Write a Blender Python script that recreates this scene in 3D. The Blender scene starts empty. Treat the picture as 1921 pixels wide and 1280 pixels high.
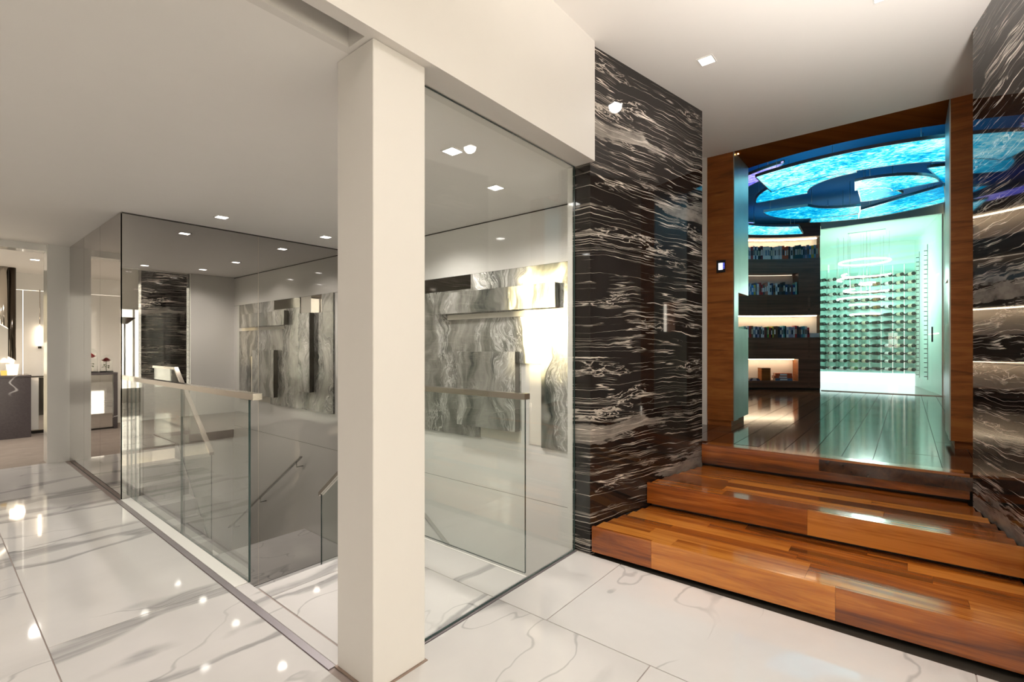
import bpy, bmesh, math, random
from mathutils import Vector, Matrix
rnd = random.Random(7)
S = bpy.context.scene
COL = S.collection
PI = math.pi

# ------------------------------------------------------------------ camera, world, exposure
TH = math.radians(39.32)
cam_d = bpy.data.cameras.new('camera')
cam = bpy.data.objects.new('camera', cam_d); COL.objects.link(cam)
cam_d.sensor_fit = 'HORIZONTAL'; cam_d.sensor_width = 36.0
cam_d.lens = 36.0 * 905.3 / 1921.0
cam_d.shift_y = (652.9 - 640.0) / 1921.0
cam_d.clip_start = 0.05
cam.location = (0, 0, 1.35)
cam.rotation_euler = (PI / 2, 0, TH - PI / 2)
S.camera = cam

S.view_settings.view_transform = 'Standard'
S.view_settings.look = 'None'
S.view_settings.gamma = 1.0
S.view_settings.use_curve_mapping = False
S.view_settings.exposure = 0.18
S.cycles.max_bounces = 14
S.cycles.glossy_bounces = 8
S.cycles.transparent_max_bounces = 40
S.cycles.caustics_reflective = False
S.cycles.caustics_refractive = False
S.cycles.sample_clamp_indirect = 6.0
S.cycles.use_denoising = True

W = bpy.data.worlds.new('world'); S.world = W; W.use_nodes = True
bg = W.node_tree.nodes['Background']
bg.inputs[0].default_value = (1.0, 0.90, 0.74, 1); bg.inputs[1].default_value = 5.0
sun_d = bpy.data.lights.new('sun', 'SUN'); sun_d.energy = 4.2; sun_d.color = (1.0, .80, .46); sun_d.angle = math.radians(1.5)
sun = bpy.data.objects.new('sun', sun_d); COL.objects.link(sun)
sun.rotation_euler = Vector((6.6, -4.35, -.40)).to_track_quat('-Z', 'Y').to_euler()

SPOT_LOW, SPOT_STAIR, SPOT_HIGH = 30.0, 82.0, 40.0

# ------------------------------------------------------------------ materials
class N:
    def __init__(s, name):
        s.m = bpy.data.materials.new(name); s.m.use_nodes = True
        s.t = s.m.node_tree; s.t.nodes.clear()
        s.out = s.t.nodes.new('ShaderNodeOutputMaterial')
    def n(s, typ, ins=None, **kw):
        nd = s.t.nodes.new('ShaderNode' + typ)
        for k, v in kw.items(): setattr(nd, k, v)
        for k, v in (ins or {}).items(): s.set(nd.inputs[k], v)
        return nd
    def set(s, sock, v):
        if isinstance(v, bpy.types.NodeSocket): s.t.links.new(v, sock)
        elif isinstance(v, bpy.types.Node): s.t.links.new(v.outputs[0], sock)
        else:
            if isinstance(v, tuple) and len(v) == 3 and sock.type == 'RGBA': v = v + (1,)
            sock.default_value = v
    def math(s, op, a, b=None, c=None, clamp=False):
        nd = s.n('Math', operation=op, use_clamp=clamp)
        for i, v in enumerate((a, b, c)):
            if v is not None: s.set(nd.inputs[i], v)
        return nd.outputs[0]
    def vm(s, op, a, b=None, scale=None):
        nd = s.n('VectorMath', operation=op); s.set(nd.inputs[0], a)
        if b is not None: s.set(nd.inputs[1], b)
        if scale is not None: s.set(nd.inputs['Scale'], scale)
        return nd.outputs[0]
    def noise(s, vec, scale=1, detail=4, rough=.55, dist=0):
        return s.n('TexNoise', {'Vector': vec, 'Scale': scale, 'Detail': detail, 'Roughness': rough, 'Distortion': dist}).outputs[0]
    def rng(s, v, a, b, c=0.0, d=1.0, smooth=False):
        nd = s.n('MapRange', {0: v, 1: a, 2: b, 3: c, 4: d}, interpolation_type='SMOOTHSTEP' if smooth else 'LINEAR')
        return nd.outputs[0]
    def mix(s, f, a, b):
        nd = s.n('Mix', data_type='RGBA'); s.set(nd.inputs[0], f); s.set(nd.inputs[6], a); s.set(nd.inputs[7], b)
        return nd.outputs[2]
    def ramp(s, v, stops):
        nd = s.n('ValToRGB', {0: v}); e = nd.color_ramp.elements
        while len(e) < len(stops): e.new(.5)
        for el, (p, c) in zip(e, stops): el.position = p; el.color = c + (1,) if len(c) == 3 else c
        return nd.outputs[0]
    def obj(s): return s.n('TexCoord').outputs['Object']
    def rand(s): return s.n('ObjectInfo').outputs['Random']
    def robj(s, k=37.0):
        return s.vm('ADD', s.obj(), s.vm('SCALE', (1.0, .73, .41), scale=s.math('MULTIPLY', s.rand(), k)))
    def bsdf(s, **kw):
        b = s.n('BsdfPrincipled', {k.replace('_', ' '): v for k, v in kw.items()})
        s.t.links.new(b.outputs[0], s.out.inputs[0]); return s.m
    def surf(s, sh): s.t.links.new(sh, s.out.inputs[0]); return s.m

def plain(name, col, rough=.5, metal=0., spec=.5, coat=0., var=.04, bump=0.):
    m = N(name); p = m.robj()
    n = m.noise(p, 6, 3)
    c = m.mix(n, tuple(x * (1 - var) for x in col), tuple(min(1, x * (1 + var)) for x in col))
    kw = dict(Base_Color=c, Roughness=rough, Metallic=metal, Specular_IOR_Level=spec, Coat_Weight=coat)
    if bump:
        b = m.n('Bump', {'Strength': bump, 'Height': m.noise(p, 180, 2), 'Distance': .002})
        kw['Normal'] = b.outputs[0]
    return m.bsdf(**kw)

def emis(name, col, st):
    m = N(name); e = m.n('Emission', {0: col, 1: st}); return m.surf(e.outputs[0])

def glassy(name, tint, refl=1.0):
    m = N(name)
    lw = m.n('LayerWeight', {0: .5}).outputs['Facing']
    fr = m.math('MULTIPLY_ADD', m.math('POWER', lw, 5.0), .96 * refl, .042 * refl)
    t = m.n('BsdfTransparent', {0: tint}); g = m.n('BsdfGlossy', {'Color': (1, 1, 1), 'Roughness': 0.0})
    mx = m.n('MixShader', {0: fr, 1: t.outputs[0], 2: g.outputs[0]})
    return m.surf(mx.outputs[0])

def floor_marble():
    m = N('white_marble'); p = m.robj(53)
    w = m.n('TexNoise', {'Vector': p, 'Scale': 1.1, 'Detail': 5}).outputs[1]
    pw = m.vm('ADD', p, m.vm('SCALE', m.vm('SUBTRACT', w, (.5, .5, .5)), scale=.30))
    rot = m.n('Mapping', {'Vector': pw, 'Rotation': (0, 0, math.radians(-15)), 'Scale': (.30, 1.3, 1)})
    a = m.math('ABSOLUTE', m.math('SUBTRACT', m.noise(rot, .95, 2.6, .5), .5))
    big = m.rng(a, .008, .024, 1, 0, True)
    bmask = m.rng(m.noise(p, .6, 1), .36, .50, 0, 1, True)
    streak = m.rng(m.noise(m.n('Mapping', {'Vector': pw, 'Rotation': (0, 0, math.radians(-15)), 'Scale': (1.2, 26, 1)}), 1.4, 5), .3, .75, .45, 1)
    big = m.math('MULTIPLY', m.math('MULTIPLY', big, bmask), streak)
    b = m.math('ABSOLUTE', m.math('SUBTRACT', m.noise(m.vm('MULTIPLY', pw, (.6, 1.25, 1)), .9, 3.5, .55), .5))
    fine = m.math('MULTIPLY', m.rng(b, 0, .006, .42, 0, True), m.rng(m.noise(p, 1.3, 2), .38, .55, 0, 1, True))
    cloud = m.rng(m.noise(pw, 2.2, 4), .35, .75, 0, .12)
    v = m.math('ADD', m.math('MULTIPLY', big, .72), m.math('MAXIMUM', fine, cloud), clamp=True)
    c = m.mix(v, (.63, .61, .60), (.17, .167, .17))
    return m.bsdf(Base_Color=c, Roughness=.045, Specular_IOR_Level=.62)

def black_marble(name='black_marble', vein=1.0, base=(.013, .010, .009), light=(.66, .59, .52)):
    m = N(name); p = m.obj()
    sx = m.n('SeparateXYZ', {0: p}); x, y, z = sx.outputs
    lx = m.math('ADD', x, m.math('MULTIPLY', y, .7))
    p2 = m.n('CombineXYZ', {0: lx, 1: 0.0, 2: z}).outputs[0]
    w1 = m.noise(m.vm('MULTIPLY', p2, (.75, 1, .9)), 1, 3, .5)
    w2 = m.noise(m.vm('MULTIPLY', p2, (5, 1, 6)), 1, 4, .6)
    vz = m.math('ADD', z, m.math('MULTIPLY_ADD', m.math('SUBTRACT', w1, .5), .24, m.math('MULTIPLY', m.math('SUBTRACT', w2, .5), .032)))
    def ridge(kx, kz, off, wd, det=4, dist=.0):
        v = m.n('CombineXYZ', {0: m.math('MULTIPLY', lx, kx), 1: off, 2: m.math('MULTIPLY', vz, kz)})
        a = m.math('ABSOLUTE', m.math('SUBTRACT', m.noise(v, 1, det, .55, dist), .5))
        return m.rng(a, wd * .25, wd, 1, 0, True)
    def mask(kx, kz, off, a, b):
        v = m.n('CombineXYZ', {0: m.math('MULTIPLY', lx, kx), 1: off, 2: m.math('MULTIPLY', z, kz)})
        return m.rng(m.noise(v, 1, 3, .5), a, b, 0, 1, True)
    r1 = m.math('MULTIPLY', ridge(.45, 16, 1.7, .012, 3), mask(1.8, 4, 5.1, .42, .56))
    r2 = m.math('MULTIPLY', m.math('MULTIPLY', ridge(.6, 30, 8.3, .017, 2), .7), mask(2.0, 4, 2.9, .43, .55))
    r3 = m.math('MULTIPLY', ridge(6, 34, 13.1, .035, 5, .6), mask(1.4, 7, 9.9, .56, .63))
    v3 = m.n('CombineXYZ', {0: m.math('MULTIPLY', lx, .7), 1: 4.4, 2: m.math('MULTIPLY', vz, 5.5)})
    band = m.math('MULTIPLY', m.rng(m.noise(v3, 1, 6, .6), .63, .65, 0, 1, True), .36)
    v4 = m.n('CombineXYZ', {0: m.math('MULTIPLY', lx, 6), 1: 4.4, 2: m.math('MULTIPLY', vz, 14)})
    band = m.math('MULTIPLY', band, m.rng(m.noise(v4, 1, 4), .3, .6, .35, 1))
    v = m.math('MAXIMUM', m.math('MAXIMUM', r1, r2), m.math('MAXIMUM', m.math('MULTIPLY', r3, .8), band))
    c = m.mix(m.math('MULTIPLY', v, vein), base, light)
    return m.bsdf(Base_Color=c, Roughness=.035, Specular_IOR_Level=.6)

def charcoal_marble():
    m = N('charcoal_marble'); p = m.n('NewGeometry').outputs['Position']
    q = m.n('Mapping', {'Vector': p, 'Rotation': (0, math.radians(35), 0), 'Scale': (.5, 1, 1.1)})
    a = m.math('ABSOLUTE', m.math('SUBTRACT', m.noise(q, 1.1, 3, .5), .5))
    v = m.math('MULTIPLY', m.rng(a, .001, .006, 1, 0, True), m.rng(m.noise(p, 1.7, 2), .42, .56, 0, 1, True))
    c = m.mix(v, m.mix(m.noise(p, 40, 3), (.060, .050, .054), (.095, .080, .085)), (.55, .53, .53))
    return m.bsdf(Base_Color=c, Roughness=.25)

def wood(name, dark, mid, light, rough=.2, coat=.3, scale=1.0, spread=.5, spec=.5, horiz=False):
    m = N(name); p = m.robj(29); r = m.rand()
    if horiz:
        q = m.n('SeparateXYZ', {0: m.n('NewGeometry').outputs['Position']})
        p = m.n('CombineXYZ', {0: m.math('ADD', q.outputs[0], m.math('MULTIPLY', q.outputs[1], 1.3)), 1: m.math('MULTIPLY', r, 9.0), 2: q.outputs[2]}).outputs[0]
    g = m.n('Mapping', {'Vector': p, 'Scale': (.55 * scale, 7 * scale, 7 * scale)})
    a = m.noise(g, 1.6, 6, .6, .9)
    f = m.noise(m.n('Mapping', {'Vector': p, 'Scale': (3 * scale, 90 * scale, 90 * scale)}), 1.5, 3, .6)
    v = m.math('ADD', m.math('MULTIPLY_ADD', a, .85, m.math('MULTIPLY', f, .22)), m.math('MULTIPLY', m.math('SUBTRACT', r, .5), spread * .42))
    c = m.ramp(v, [(.30, dark), (.52, mid), (.74, light)])
    b = m.n('Bump', {'Strength': .06, 'Height': f, 'Distance': .001})
    return m.bsdf(Base_Color=c, Roughness=rough, Coat_Weight=coat, Coat_Roughness=.05, Specular_IOR_Level=spec, Normal=b.outputs[0])

def art_paint(name='swirled_silver_paint', off=0.0):
    m = N(name); g = m.n('NewGeometry').outputs['Position']
    sx = m.n('SeparateXYZ', {0: g}); _, y, z = sx.outputs
    p = m.n('CombineXYZ', {0: y, 1: z, 2: off}).outputs[0]
    w = m.n('TexNoise', {'Vector': p, 'Scale': 1.5, 'Detail': 3}).outputs[1]
    pw = m.vm('ADD', p, m.vm('SCALE', m.vm('SUBTRACT', w, (.5, .5, .5)), scale=.7))
    flow = m.n('Mapping', {'Vector': pw, 'Rotation': (0, 0, math.radians(14)), 'Scale': (3.6, .75, 1)})
    a = m.noise(flow, 1.5, 5, .6, .4)
    ridges = m.noise(m.n('Mapping', {'Vector': pw, 'Rotation': (0, 0, math.radians(14)), 'Scale': (14, 3.4, 1)}), 1.6, 8, .68, .9)
    msk = m.rng(m.noise(flow, .9, 2), .50, .60, 0, 1, True)
    thin = m.rng(m.math('ABSOLUTE', m.math('SUBTRACT', ridges, .5)), 0, .05, 1, 0, True)
    base = m.ramp(a, [(.30, (.055, .065, .060)), (.44, (.20, .20, .175)), (.58, (.38, .37, .34)), (.74, (.66, .65, .63))])
    c = m.mix(m.math('MULTIPLY', m.math('MULTIPLY', thin, msk), .8), base, (.80, .79, .76))
    h = m.math('MULTIPLY', ridges, msk)
    b = m.n('Bump', {'Strength': .85, 'Height': h, 'Distance': .02})
    return m.bsdf(Base_Color=c, Roughness=.22, Metallic=.45, Coat_Weight=1.0, Coat_Roughness=.12, Normal=b.outputs[0])

def water_glass(name, deep, mid, hi, st):
    m = N(name); g = m.n('NewGeometry').outputs['Position']
    w = m.n('TexNoise', {'Vector': g, 'Scale': 5.0, 'Detail': 3}).outputs[1]
    p = m.vm('ADD', g, m.vm('SCALE', w, scale=.12))
    a = m.noise(m.n('Mapping', {'Vector': p, 'Scale': (2.4, 1, 1), 'Rotation': (0, 0, .1)}), 15, 5, .62, .5)
    big = m.noise(g, 1.3, 2)
    v = m.math('ADD', a, m.math('MULTIPLY', m.math('SUBTRACT', big, .5), .7))
    c = m.ramp(v, [(.36, deep), (.52, mid), (.68, hi)])
    e = m.n('Emission', {0: c, 1: st}); 
    gl = m.n('BsdfGlossy', {'Color': (.4, .6, .7), 'Roughness': .15})
    ad = m.n('MixShader', {0: .06, 1: e.outputs[0], 2: gl.outputs[0]})
    return m.surf(ad.outputs[0])

M = {}
M['tile'] = floor_marble()
M['grout'] = plain('tile_joint', (.33, .27, .25), .6)
M['bmarble'] = black_marble()
M['paint'] = plain('warm_white_paint', (.735, .705, .67), .55, var=.012, bump=.05)
M['ceil'] = plain('ceiling_paint', (.86, .83, .80), .6, var=.012)
M['lacquer'] = plain('white_lacquer', (.80, .785, .755), .08, coat=.5, var=.01)
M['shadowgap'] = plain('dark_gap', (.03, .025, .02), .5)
M['channel'] = plain('brushed_channel', (.34, .31, .33), .35, metal=.6)
M['browngap'] = plain('brown_grout', (.30, .22, .18), .6)
M['mirrorB'] = N('grey_mirror').bsdf(Base_Color=(.455, .44, .425, 1), Metallic=1.0, Roughness=0.0)
M['mirrorA'] = N('bronze_mirror').bsdf(Base_Color=(.47, .435, .41, 1), Metallic=1.0, Roughness=.012)
M['mirror'] = N('clear_mirror').bsdf(Base_Color=(.80, .80, .78, 1), Metallic=1.0, Roughness=.01)
M['glass'] = glassy('clear_glass', (.985, .996, .988))
M['rail_glass'] = glassy('balustrade_glass', (.955, .98, .965))
M['glass_edge'] = plain('glass_edge', (.025, .05, .045), .15)
M['nickel'] = plain('polished_nickel', (.66, .60, .53), .18, metal=1.0)
M['steel'] = plain('satin_steel', (.55, .55, .53), .28, metal=1.0)
M['stepwood'] = wood('teak_board', (.075, .018, .004), (.31, .080, .010), (.60, .22, .034), .16, .40, 1.0, .85)
M['floorwood'] = wood('dark_floor_board', (.022, .008, .004), (.070, .025, .012), (.15, .058, .028), .10, .10, 1.0, 1.0)
M['portalwood'] = wood('walnut_portal', (.085, .025, .006), (.26, .080, .016), (.38, .14, .032), .45, .0, 1.3, .1, .25, horiz=True)
M['soffitwood'] = wood('walnut_soffit', (.085, .025, .006), (.22, .070, .014), (.32, .12, .028), .6, .0, 1.3, .1, 0.0, horiz=True)
M['shelfwood'] = wood('dark_walnut', (.07, .034, .020), (.17, .080, .047), (.26, .13, .08), .32, .1, 1.4, .15, horiz=True)
M['shelfback'] = plain('shelf_back', (.72, .66, .60), .6)
M['art'] = art_paint(); M['art2'] = art_paint('swirled_silver_relief', 3.7)
M['cream'] = plain('cream_panel', (.74, .70, .62), .25, var=.02)
M['darkmirror'] = N('dark_mirror').bsdf(Base_Color=(.22, .21, .19, 1), Metallic=1.0, Roughness=.06)
M['bluemetal'] = plain('brushed_pewter', (.50, .55, .53), .34, metal=.85, var=.14)
M['navy'] = plain('library_ceiling_paint', (.014, .10, .22), .75, spec=.1)  # blue glow of the ripple panels put into the ceiling colour
M['panel_blue'] = water_glass('cyan_ripple_glass', (0.0, .19, .42), (.015, .58, .88), (.55, .98, 1.0), 1.6)
M['panel_purple'] = water_glass('violet_ripple_glass', (.02, .03, .35), (.16, .16, .90), (.55, .50, 1.0), 1.3)
M['rim'] = plain('panel_rim', (.42, .40, .38), .3, metal=.7)
M['winewall'] = plain('wine_wall_panel', (.50, .86, .78), .25, var=.01)
M['winelite'] = emis('backlit_plinth', (.80, 1.0, .97), 1.6)
M['winepaint'] = plain('wine_room_paint', (.70, .88, .79), .5, var=.01)
M['ringlight'] = emis('ring_tube', (1.0, 1.0, .93), 4.0)
M['led_warm'] = emis('warm_led', (1.0, .78, .52), 16.0)
M['lens'] = emis('downlight_lens', (1.0, .95, .90), 14.0)
M['trimwhite'] = plain('white_trim', (.78, .76, .73), .4, var=.01)
M['black'] = plain('black_plastic', (.012, .012, .013), .3)
M['screen'] = emis('lit_screen', (.80, .84, 1.0), 1.6)
M['button'] = emis('blue_button', (.10, .12, 1.0), 1.8)
M['ledpoint'] = emis('led_point', (1.0, .55, .2), 9.0)
M['carpet'] = plain('taupe_carpet', (.235, .195, .17), .95, var=.22, bump=.6)
M['counter'] = charcoal_marble()
M['chrome'] = plain('chrome', (.62, .57, .50), .12, metal=1.0)
M['darkchrome'] = plain('black_chrome', (.075, .062, .05), .14, metal=1.0)
M['lampglow'] = emis('lamp_glow', (1.0, .80, .58), 8.0)
M['candle'] = emis('lit_candle_cup', (1.0, .86, .62), 1.5)  # pendant light falling on the cup put in as emission
M['amber'] = emis('amber_cup', (1.0, .60, .14), 1.1)
M['rose'] = plain('red_rose', (.45, .010, .015), .5, var=.25)
M['darkrose'] = plain('dark_red_rose', (.20, .008, .014), .5, var=.25)
M['leaf'] = plain('rose_leaf', (.05, .09, .025), .5, var=.3)
M['page'] = plain('book_page', (.70, .65, .56), .8)
M['bottle'] = plain('dark_bottle_glass', (.014, .017, .013), .08)
M['bottle_brown'] = plain('brown_bottle_glass', (.10, .045, .018), .1)
M['bottle_green'] = plain('green_bottle_glass', (.03, .12, .02), .1)
M['label_white'] = plain('white_label', (.88, .87, .84), .6)
M['label_cream'] = plain('cream_label', (.66, .62, .46), .6)
M['label_tan'] = plain('tan_label', (.34, .20, .08), .6)
M['peg'] = plain('steel_peg', (.5, .52, .5), .3, metal=.9)
M['curtain'] = plain('white_curtain', (.80, .79, .78), .8)

def bookmat(name, c): return plain('book_' + name, c, .45, var=.08)

# ------------------------------------------------------------------ mesh + object helpers
def mesh_from(name, verts, faces, mats, fm=None, smooth=False):
    me = bpy.data.meshes.new(name); me.from_pydata(verts, [], faces)
    for m in mats: me.materials.append(m)
    if fm:
        for p, i in zip(me.polygons, fm): p.material_index = i
    if smooth:
        for p in me.polygons: p.use_smooth = True
    me.validate(); me.update(); return me

WORLD = {}
def link(name, me, parent=None, loc=(0, 0, 0), rz=0.0, rot=None):
    """loc is in world space; parents are unrotated unless local placement is wanted."""
    o = bpy.data.objects.new(name, me); COL.objects.link(o)
    l = Vector(loc)
    WORLD[o.name] = l.copy()
    if parent is not None:
        o.parent = parent; l = l - WORLD[parent.name]
    o.location = l
    o.rotation_euler = rot if rot else (0, 0, rz)
    return o

def tag(o, label, cat=None, group=None, kind=None):
    o['label'] = label
    if cat: o['category'] = cat
    if group: o['group'] = group
    if kind: o['kind'] = kind
    return o

def thing(name, label, cat, loc=(0, 0, 0), group=None, rz=0.0, kind=None):
    o = link(name, None, None, loc, rz); o.empty_display_size = .1
    return tag(o, label, cat, group, kind)

def box_geo(sx, sy, z0, z1, bev=0.0):
    """box centred in x,y, with an optional chamfer on all edges"""
    x, y = sx / 2, sy / 2
    if bev <= 0:
        v = [(-x, -y, z0), (x, -y, z0), (x, y, z0), (-x, y, z0), (-x, -y, z1), (x, -y, z1), (x, y, z1), (-x, y, z1)]
        f = [(3, 2, 1, 0), (4, 5, 6, 7), (0, 1, 5, 4), (1, 2, 6, 5), (2, 3, 7, 6), (3, 0, 4, 7)]
        return v, f
    bm = bmesh.new(); bmesh.ops.create_cube(bm, size=1.0)
    for q in bm.verts: q.co = Vector((q.co.x * sx, q.co.y * sy, (z0 + z1) / 2 + q.co.z * (z1 - z0)))
    bmesh.ops.bevel(bm, geom=bm.edges[:], offset=bev, segments=1, affect='EDGES')
    v = [tuple(q.co) for q in bm.verts]; bm.verts.index_update()
    f = [[q.index for q in fc.verts] for fc in bm.faces]; bm.free()
    return v, f

def box(name, x0, x1, y0, y1, z0, z1, m, parent=None, bev=0.0, rz=0.0):
    v, f = box_geo(x1 - x0, y1 - y0, 0, z1 - z0, bev)
    return link(name, mesh_from(name, v, f, [m]), parent, ((x0 + x1) / 2, (y0 + y1) / 2, z0), rz)

def prism(name, pts, z0, z1, m, parent=None, ang=0.0, side=None, smooth=False):
    """vertical prism over a plan polygon; local x axis turned to ang. side = other material for side faces"""
    n = len(pts); cx = sum(p[0] for p in pts) / n; cy = sum(p[1] for p in pts) / n
    c, s = math.cos(-ang), math.sin(-ang)
    L = [((p[0] - cx) * c - (p[1] - cy) * s, (p[0] - cx) * s + (p[1] - cy) * c) for p in pts]
    area = sum(L[i][0] * L[(i + 1) % n][1] - L[(i + 1) % n][0] * L[i][1] for i in range(n))
    if area < 0: L = L[::-1]
    v = [(a, b, 0) for a, b in L] + [(a, b, z1 - z0) for a, b in L]
    f = [tuple(range(n - 1, -1, -1)), tuple(range(n, 2 * n))] + [(i, (i + 1) % n, n + (i + 1) % n, n + i) for i in range(n)]
    fm = [0, 0] + ([1] * n if side else [0] * n)
    me = mesh_from(name, v, f, [m] + ([side] if side else []), fm)
    if smooth:
        for p in me.polygons[2:]: p.use_smooth = True
    return link(name, me, parent, (cx, cy, z0), ang)

def pane(name, x0, x1, y0, y1, z0, z1, m, parent=None, edge=None):
    """upright glass pane: two large faces of glass, rim of edge tint"""
    v, f = box_geo(x1 - x0, y1 - y0, 0, z1 - z0)
    big = (2, 4) if (x1 - x0) > (y1 - y0) else (3, 5)
    fm = [0 if i in big else 1 for i in range(6)]
    return link(name, mesh_from(name, v, f, [m, edge or M['glass_edge']], fm), parent, ((x0 + x1) / 2, (y0 + y1) / 2, z0))

def lathe_geo(prof, seg=16, axis='z'):
    """prof: list of (r, h)"""
    v, f = [], []
    for r, h in prof:
        for k in range(seg):
            a = 2 * PI * k / seg
            p = (r * math.cos(a), r * math.sin(a), h)
            v.append(p if axis == 'z' else (p[2], p[0], p[1]))
    for i in range(len(prof) - 1):
        for k in range(seg):
            f.append((i * seg + k, i * seg + (k + 1) % seg, (i + 1) * seg + (k + 1) % seg, (i + 1) * seg + k))
    f.append(tuple(range(seg - 1, -1, -1))); f.append(tuple(range((len(prof) - 1) * seg, len(prof) * seg)))
    return v, f

def tube_geo(path, r, seg=8, closed=False):
    P = [Vector(p) for p in path]; n = len(P); v, f = [], []
    for i, p in enumerate(P):
        if closed: t = P[(i + 1) % n] - P[i - 1]
        else: t = P[min(i + 1, n - 1)] - P[max(i - 1, 0)]
        t.normalize(); u = Vector((0, 0, 1)) if abs(t.z) < .95 else Vector((1, 0, 0))
        a = t.cross(u).normalized(); b = t.cross(a)
        for k in range(seg):
            q = p + (a * math.cos(2 * PI * k / seg) + b * math.sin(2 * PI * k / seg)) * r
            v.append(tuple(q))
    m = n if closed else n - 1
    for i in range(m):
        for k in range(seg):
            f.append((i * seg + k, i * seg + (k + 1) % seg, ((i + 1) % n) * seg + (k + 1) % seg, ((i + 1) % n) * seg + k))
    if not closed:
        f.append(tuple(range(seg - 1, -1, -1))); f.append(tuple(range((n - 1) * seg, n * seg)))
    return v, f

def bar(name, path, r, m, parent=None, seg=8, closed=False):
    """tube along world points; origin at the first point"""
    o = Vector(path[0]); v, f = tube_geo([Vector(p) - o for p in path], r, seg, closed)
    return link(name, mesh_from(name, v, f, [m], smooth=True), parent, o)

def beam_profile(name, path, w, h, m, parent=None):
    """rectangular rail along world points lying in a plane X = const; w across X, h in height"""
    o = Vector(path[0]); v, f = [], []
    for p in path:
        q = Vector(p) - o
        v += [(q.x - w / 2, q.y, q.z - h / 2), (q.x + w / 2, q.y, q.z - h / 2), (q.x + w / 2, q.y, q.z + h / 2), (q.x - w / 2, q.y, q.z + h / 2)]
    n = len(path)
    for i in range(n - 1):
        for k in range(4): f.append((i * 4 + k, i * 4 + (k + 1) % 4, (i + 1) * 4 + (k + 1) % 4, (i + 1) * 4 + k))
    f += [(3, 2, 1, 0), tuple(range((n - 1) * 4, n * 4))]
    bm = bmesh.new(); V = [bm.verts.new(q) for q in v]
    for q in f: bm.faces.new([V[i] for i in q])
    bmesh.ops.recalc_face_normals(bm, faces=bm.faces[:]); me = bpy.data.meshes.new(name); bm.to_mesh(me); bm.free()
    me.materials.append(m)
    return link(name, me, parent, o)

def arc(c, r, a0, a1, n):
    return [(c[0] + r * math.cos(math.radians(a0 + (a1 - a0) * i / n)), c[1] + r * math.sin(math.radians(a0 + (a1 - a0) * i / n))) for i in range(n + 1)]

def arc3(p, q, r, n=18):
    ax, ay = p; bx_, by_ = q; cx, cy = r
    d = 2 * (ax * (by_ - cy) + bx_ * (cy - ay) + cx * (ay - by_))
    ux = ((ax * ax + ay * ay) * (by_ - cy) + (bx_ * bx_ + by_ * by_) * (cy - ay) + (cx * cx + cy * cy) * (ay - by_)) / d
    uy = ((ax * ax + ay * ay) * (cx - bx_) + (bx_ * bx_ + by_ * by_) * (ax - cx) + (cx * cx + cy * cy) * (bx_ - ax)) / d
    R = math.hypot(ax - ux, ay - uy)
    t0, t1, t2 = (math.atan2(k[1] - uy, k[0] - ux) for k in (p, q, r))
    def un(t, ref):
        while t < ref: t += 2 * PI
        return t
    t1u, t2u = un(t1, t0), un(t2, t0)
    if t1u > t2u: t2u -= 2 * PI
    return [(ux + R * math.cos(t0 + (t2u - t0) * i / n), uy + R * math.sin(t0 + (t2u - t0) * i / n)) for i in range(n + 1)]

def ring_sector(name, c, r0, r1, a0, a1, z0, z1, m, parent=None, n=None):
    n = n or max(3, int(abs(a1 - a0) / 4))
    return prism(name, arc(c, r1, a0, a1, n) + arc(c, r0, a1, a0, n), z0, z1, m, parent)

def struct(o, label, cat=None): return tag(o, label, cat or o.name.split('_')[0].split('.')[0], kind='structure')

ZC, ZU, Z1, Z2, Z3 = 2.56, 3.335, .188, .365, .55
XW, YM = 3.42, 5.40                                     # art wall, grey mirror
def YL(x): return 1.60 - (x - 2.757) * .1953           # left black marble face
def YR(x): return -.60 + (x - 2.66) * .19              # right black marble face

# ------------------------------------------------------------------ floor: marble tiles with recessed joints
fl = thing('floor', 'white veined marble tile floor of the foyer', 'floor', (0, 0, 0), kind='structure')
box('joint_bed', -3.2, 2.76, -4.0, 1.70, -.06, -.004, M['grout'], fl)
box('joint_bed', -3.2, 1.108, 1.70, 7.80, -.06, -.004, M['grout'], fl)
box('joint_bed', 1.108, 2.25, 1.735, 2.82, -.06, -.004, M['grout'], fl)
box('joint_bed', 2.76, 4.2, -4.0, -.76, -.06, -.004, M['grout'], fl)
JG = .0022
def tile(x0, x1, y0, y1, parent=fl):
    if x1 - x0 < .02 or y1 - y0 < .02: return
    box('tile', x0 + JG, x1 - JG, y0 + JG, y1 - JG, -.02, 0.0, M['tile'], parent, bev=.0012)
rows = [(-3.2, -2.853), (-2.853, -2.051), (-2.051, -1.249), (-1.249, -.447), (-.447, .355), (.355, 1.157), (1.157, 1.959), (1.959, 2.76)]
for k, (a, b) in enumerate(rows):
    off = 1.385 if k % 2 else .845
    y = off - 1.604 * 4
    while y < 7.8:
        y0, y1 = max(y, -4.0), min(y + 1.604, 7.80)
        if a >= 1.1:                                   # right of the channel: stop at the glass line
            if y0 < 1.70: tile(a, b, y0, min(y1, 1.70))
        elif b > 1.1:
            if y0 < 1.70: tile(a, b, y0, min(y1, 1.70))
            if y1 > 1.70: tile(a, 1.075, max(y0, 1.70), y1)
        else: tile(a, b, y0, y1)
        y += 1.604
for (a, b) in ((2.76, 3.56), (3.56, 4.2)):
    for (c, d) in ((-4, -2.4), (-2.4, -.76)): tile(a, b, c, d)
# stair landing
tile(1.195, 1.959, 1.735, 2.672); tile(1.959, 2.25, 1.735, 2.672); tile(1.195, 2.25, 2.672, 2.825)
tile(1.112, 1.19, 1.87, 2.93)
box('white_strip', 1.112, 1.183, 2.93, YM - .005, -.02, .004, M['trimwhite'], fl)

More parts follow.
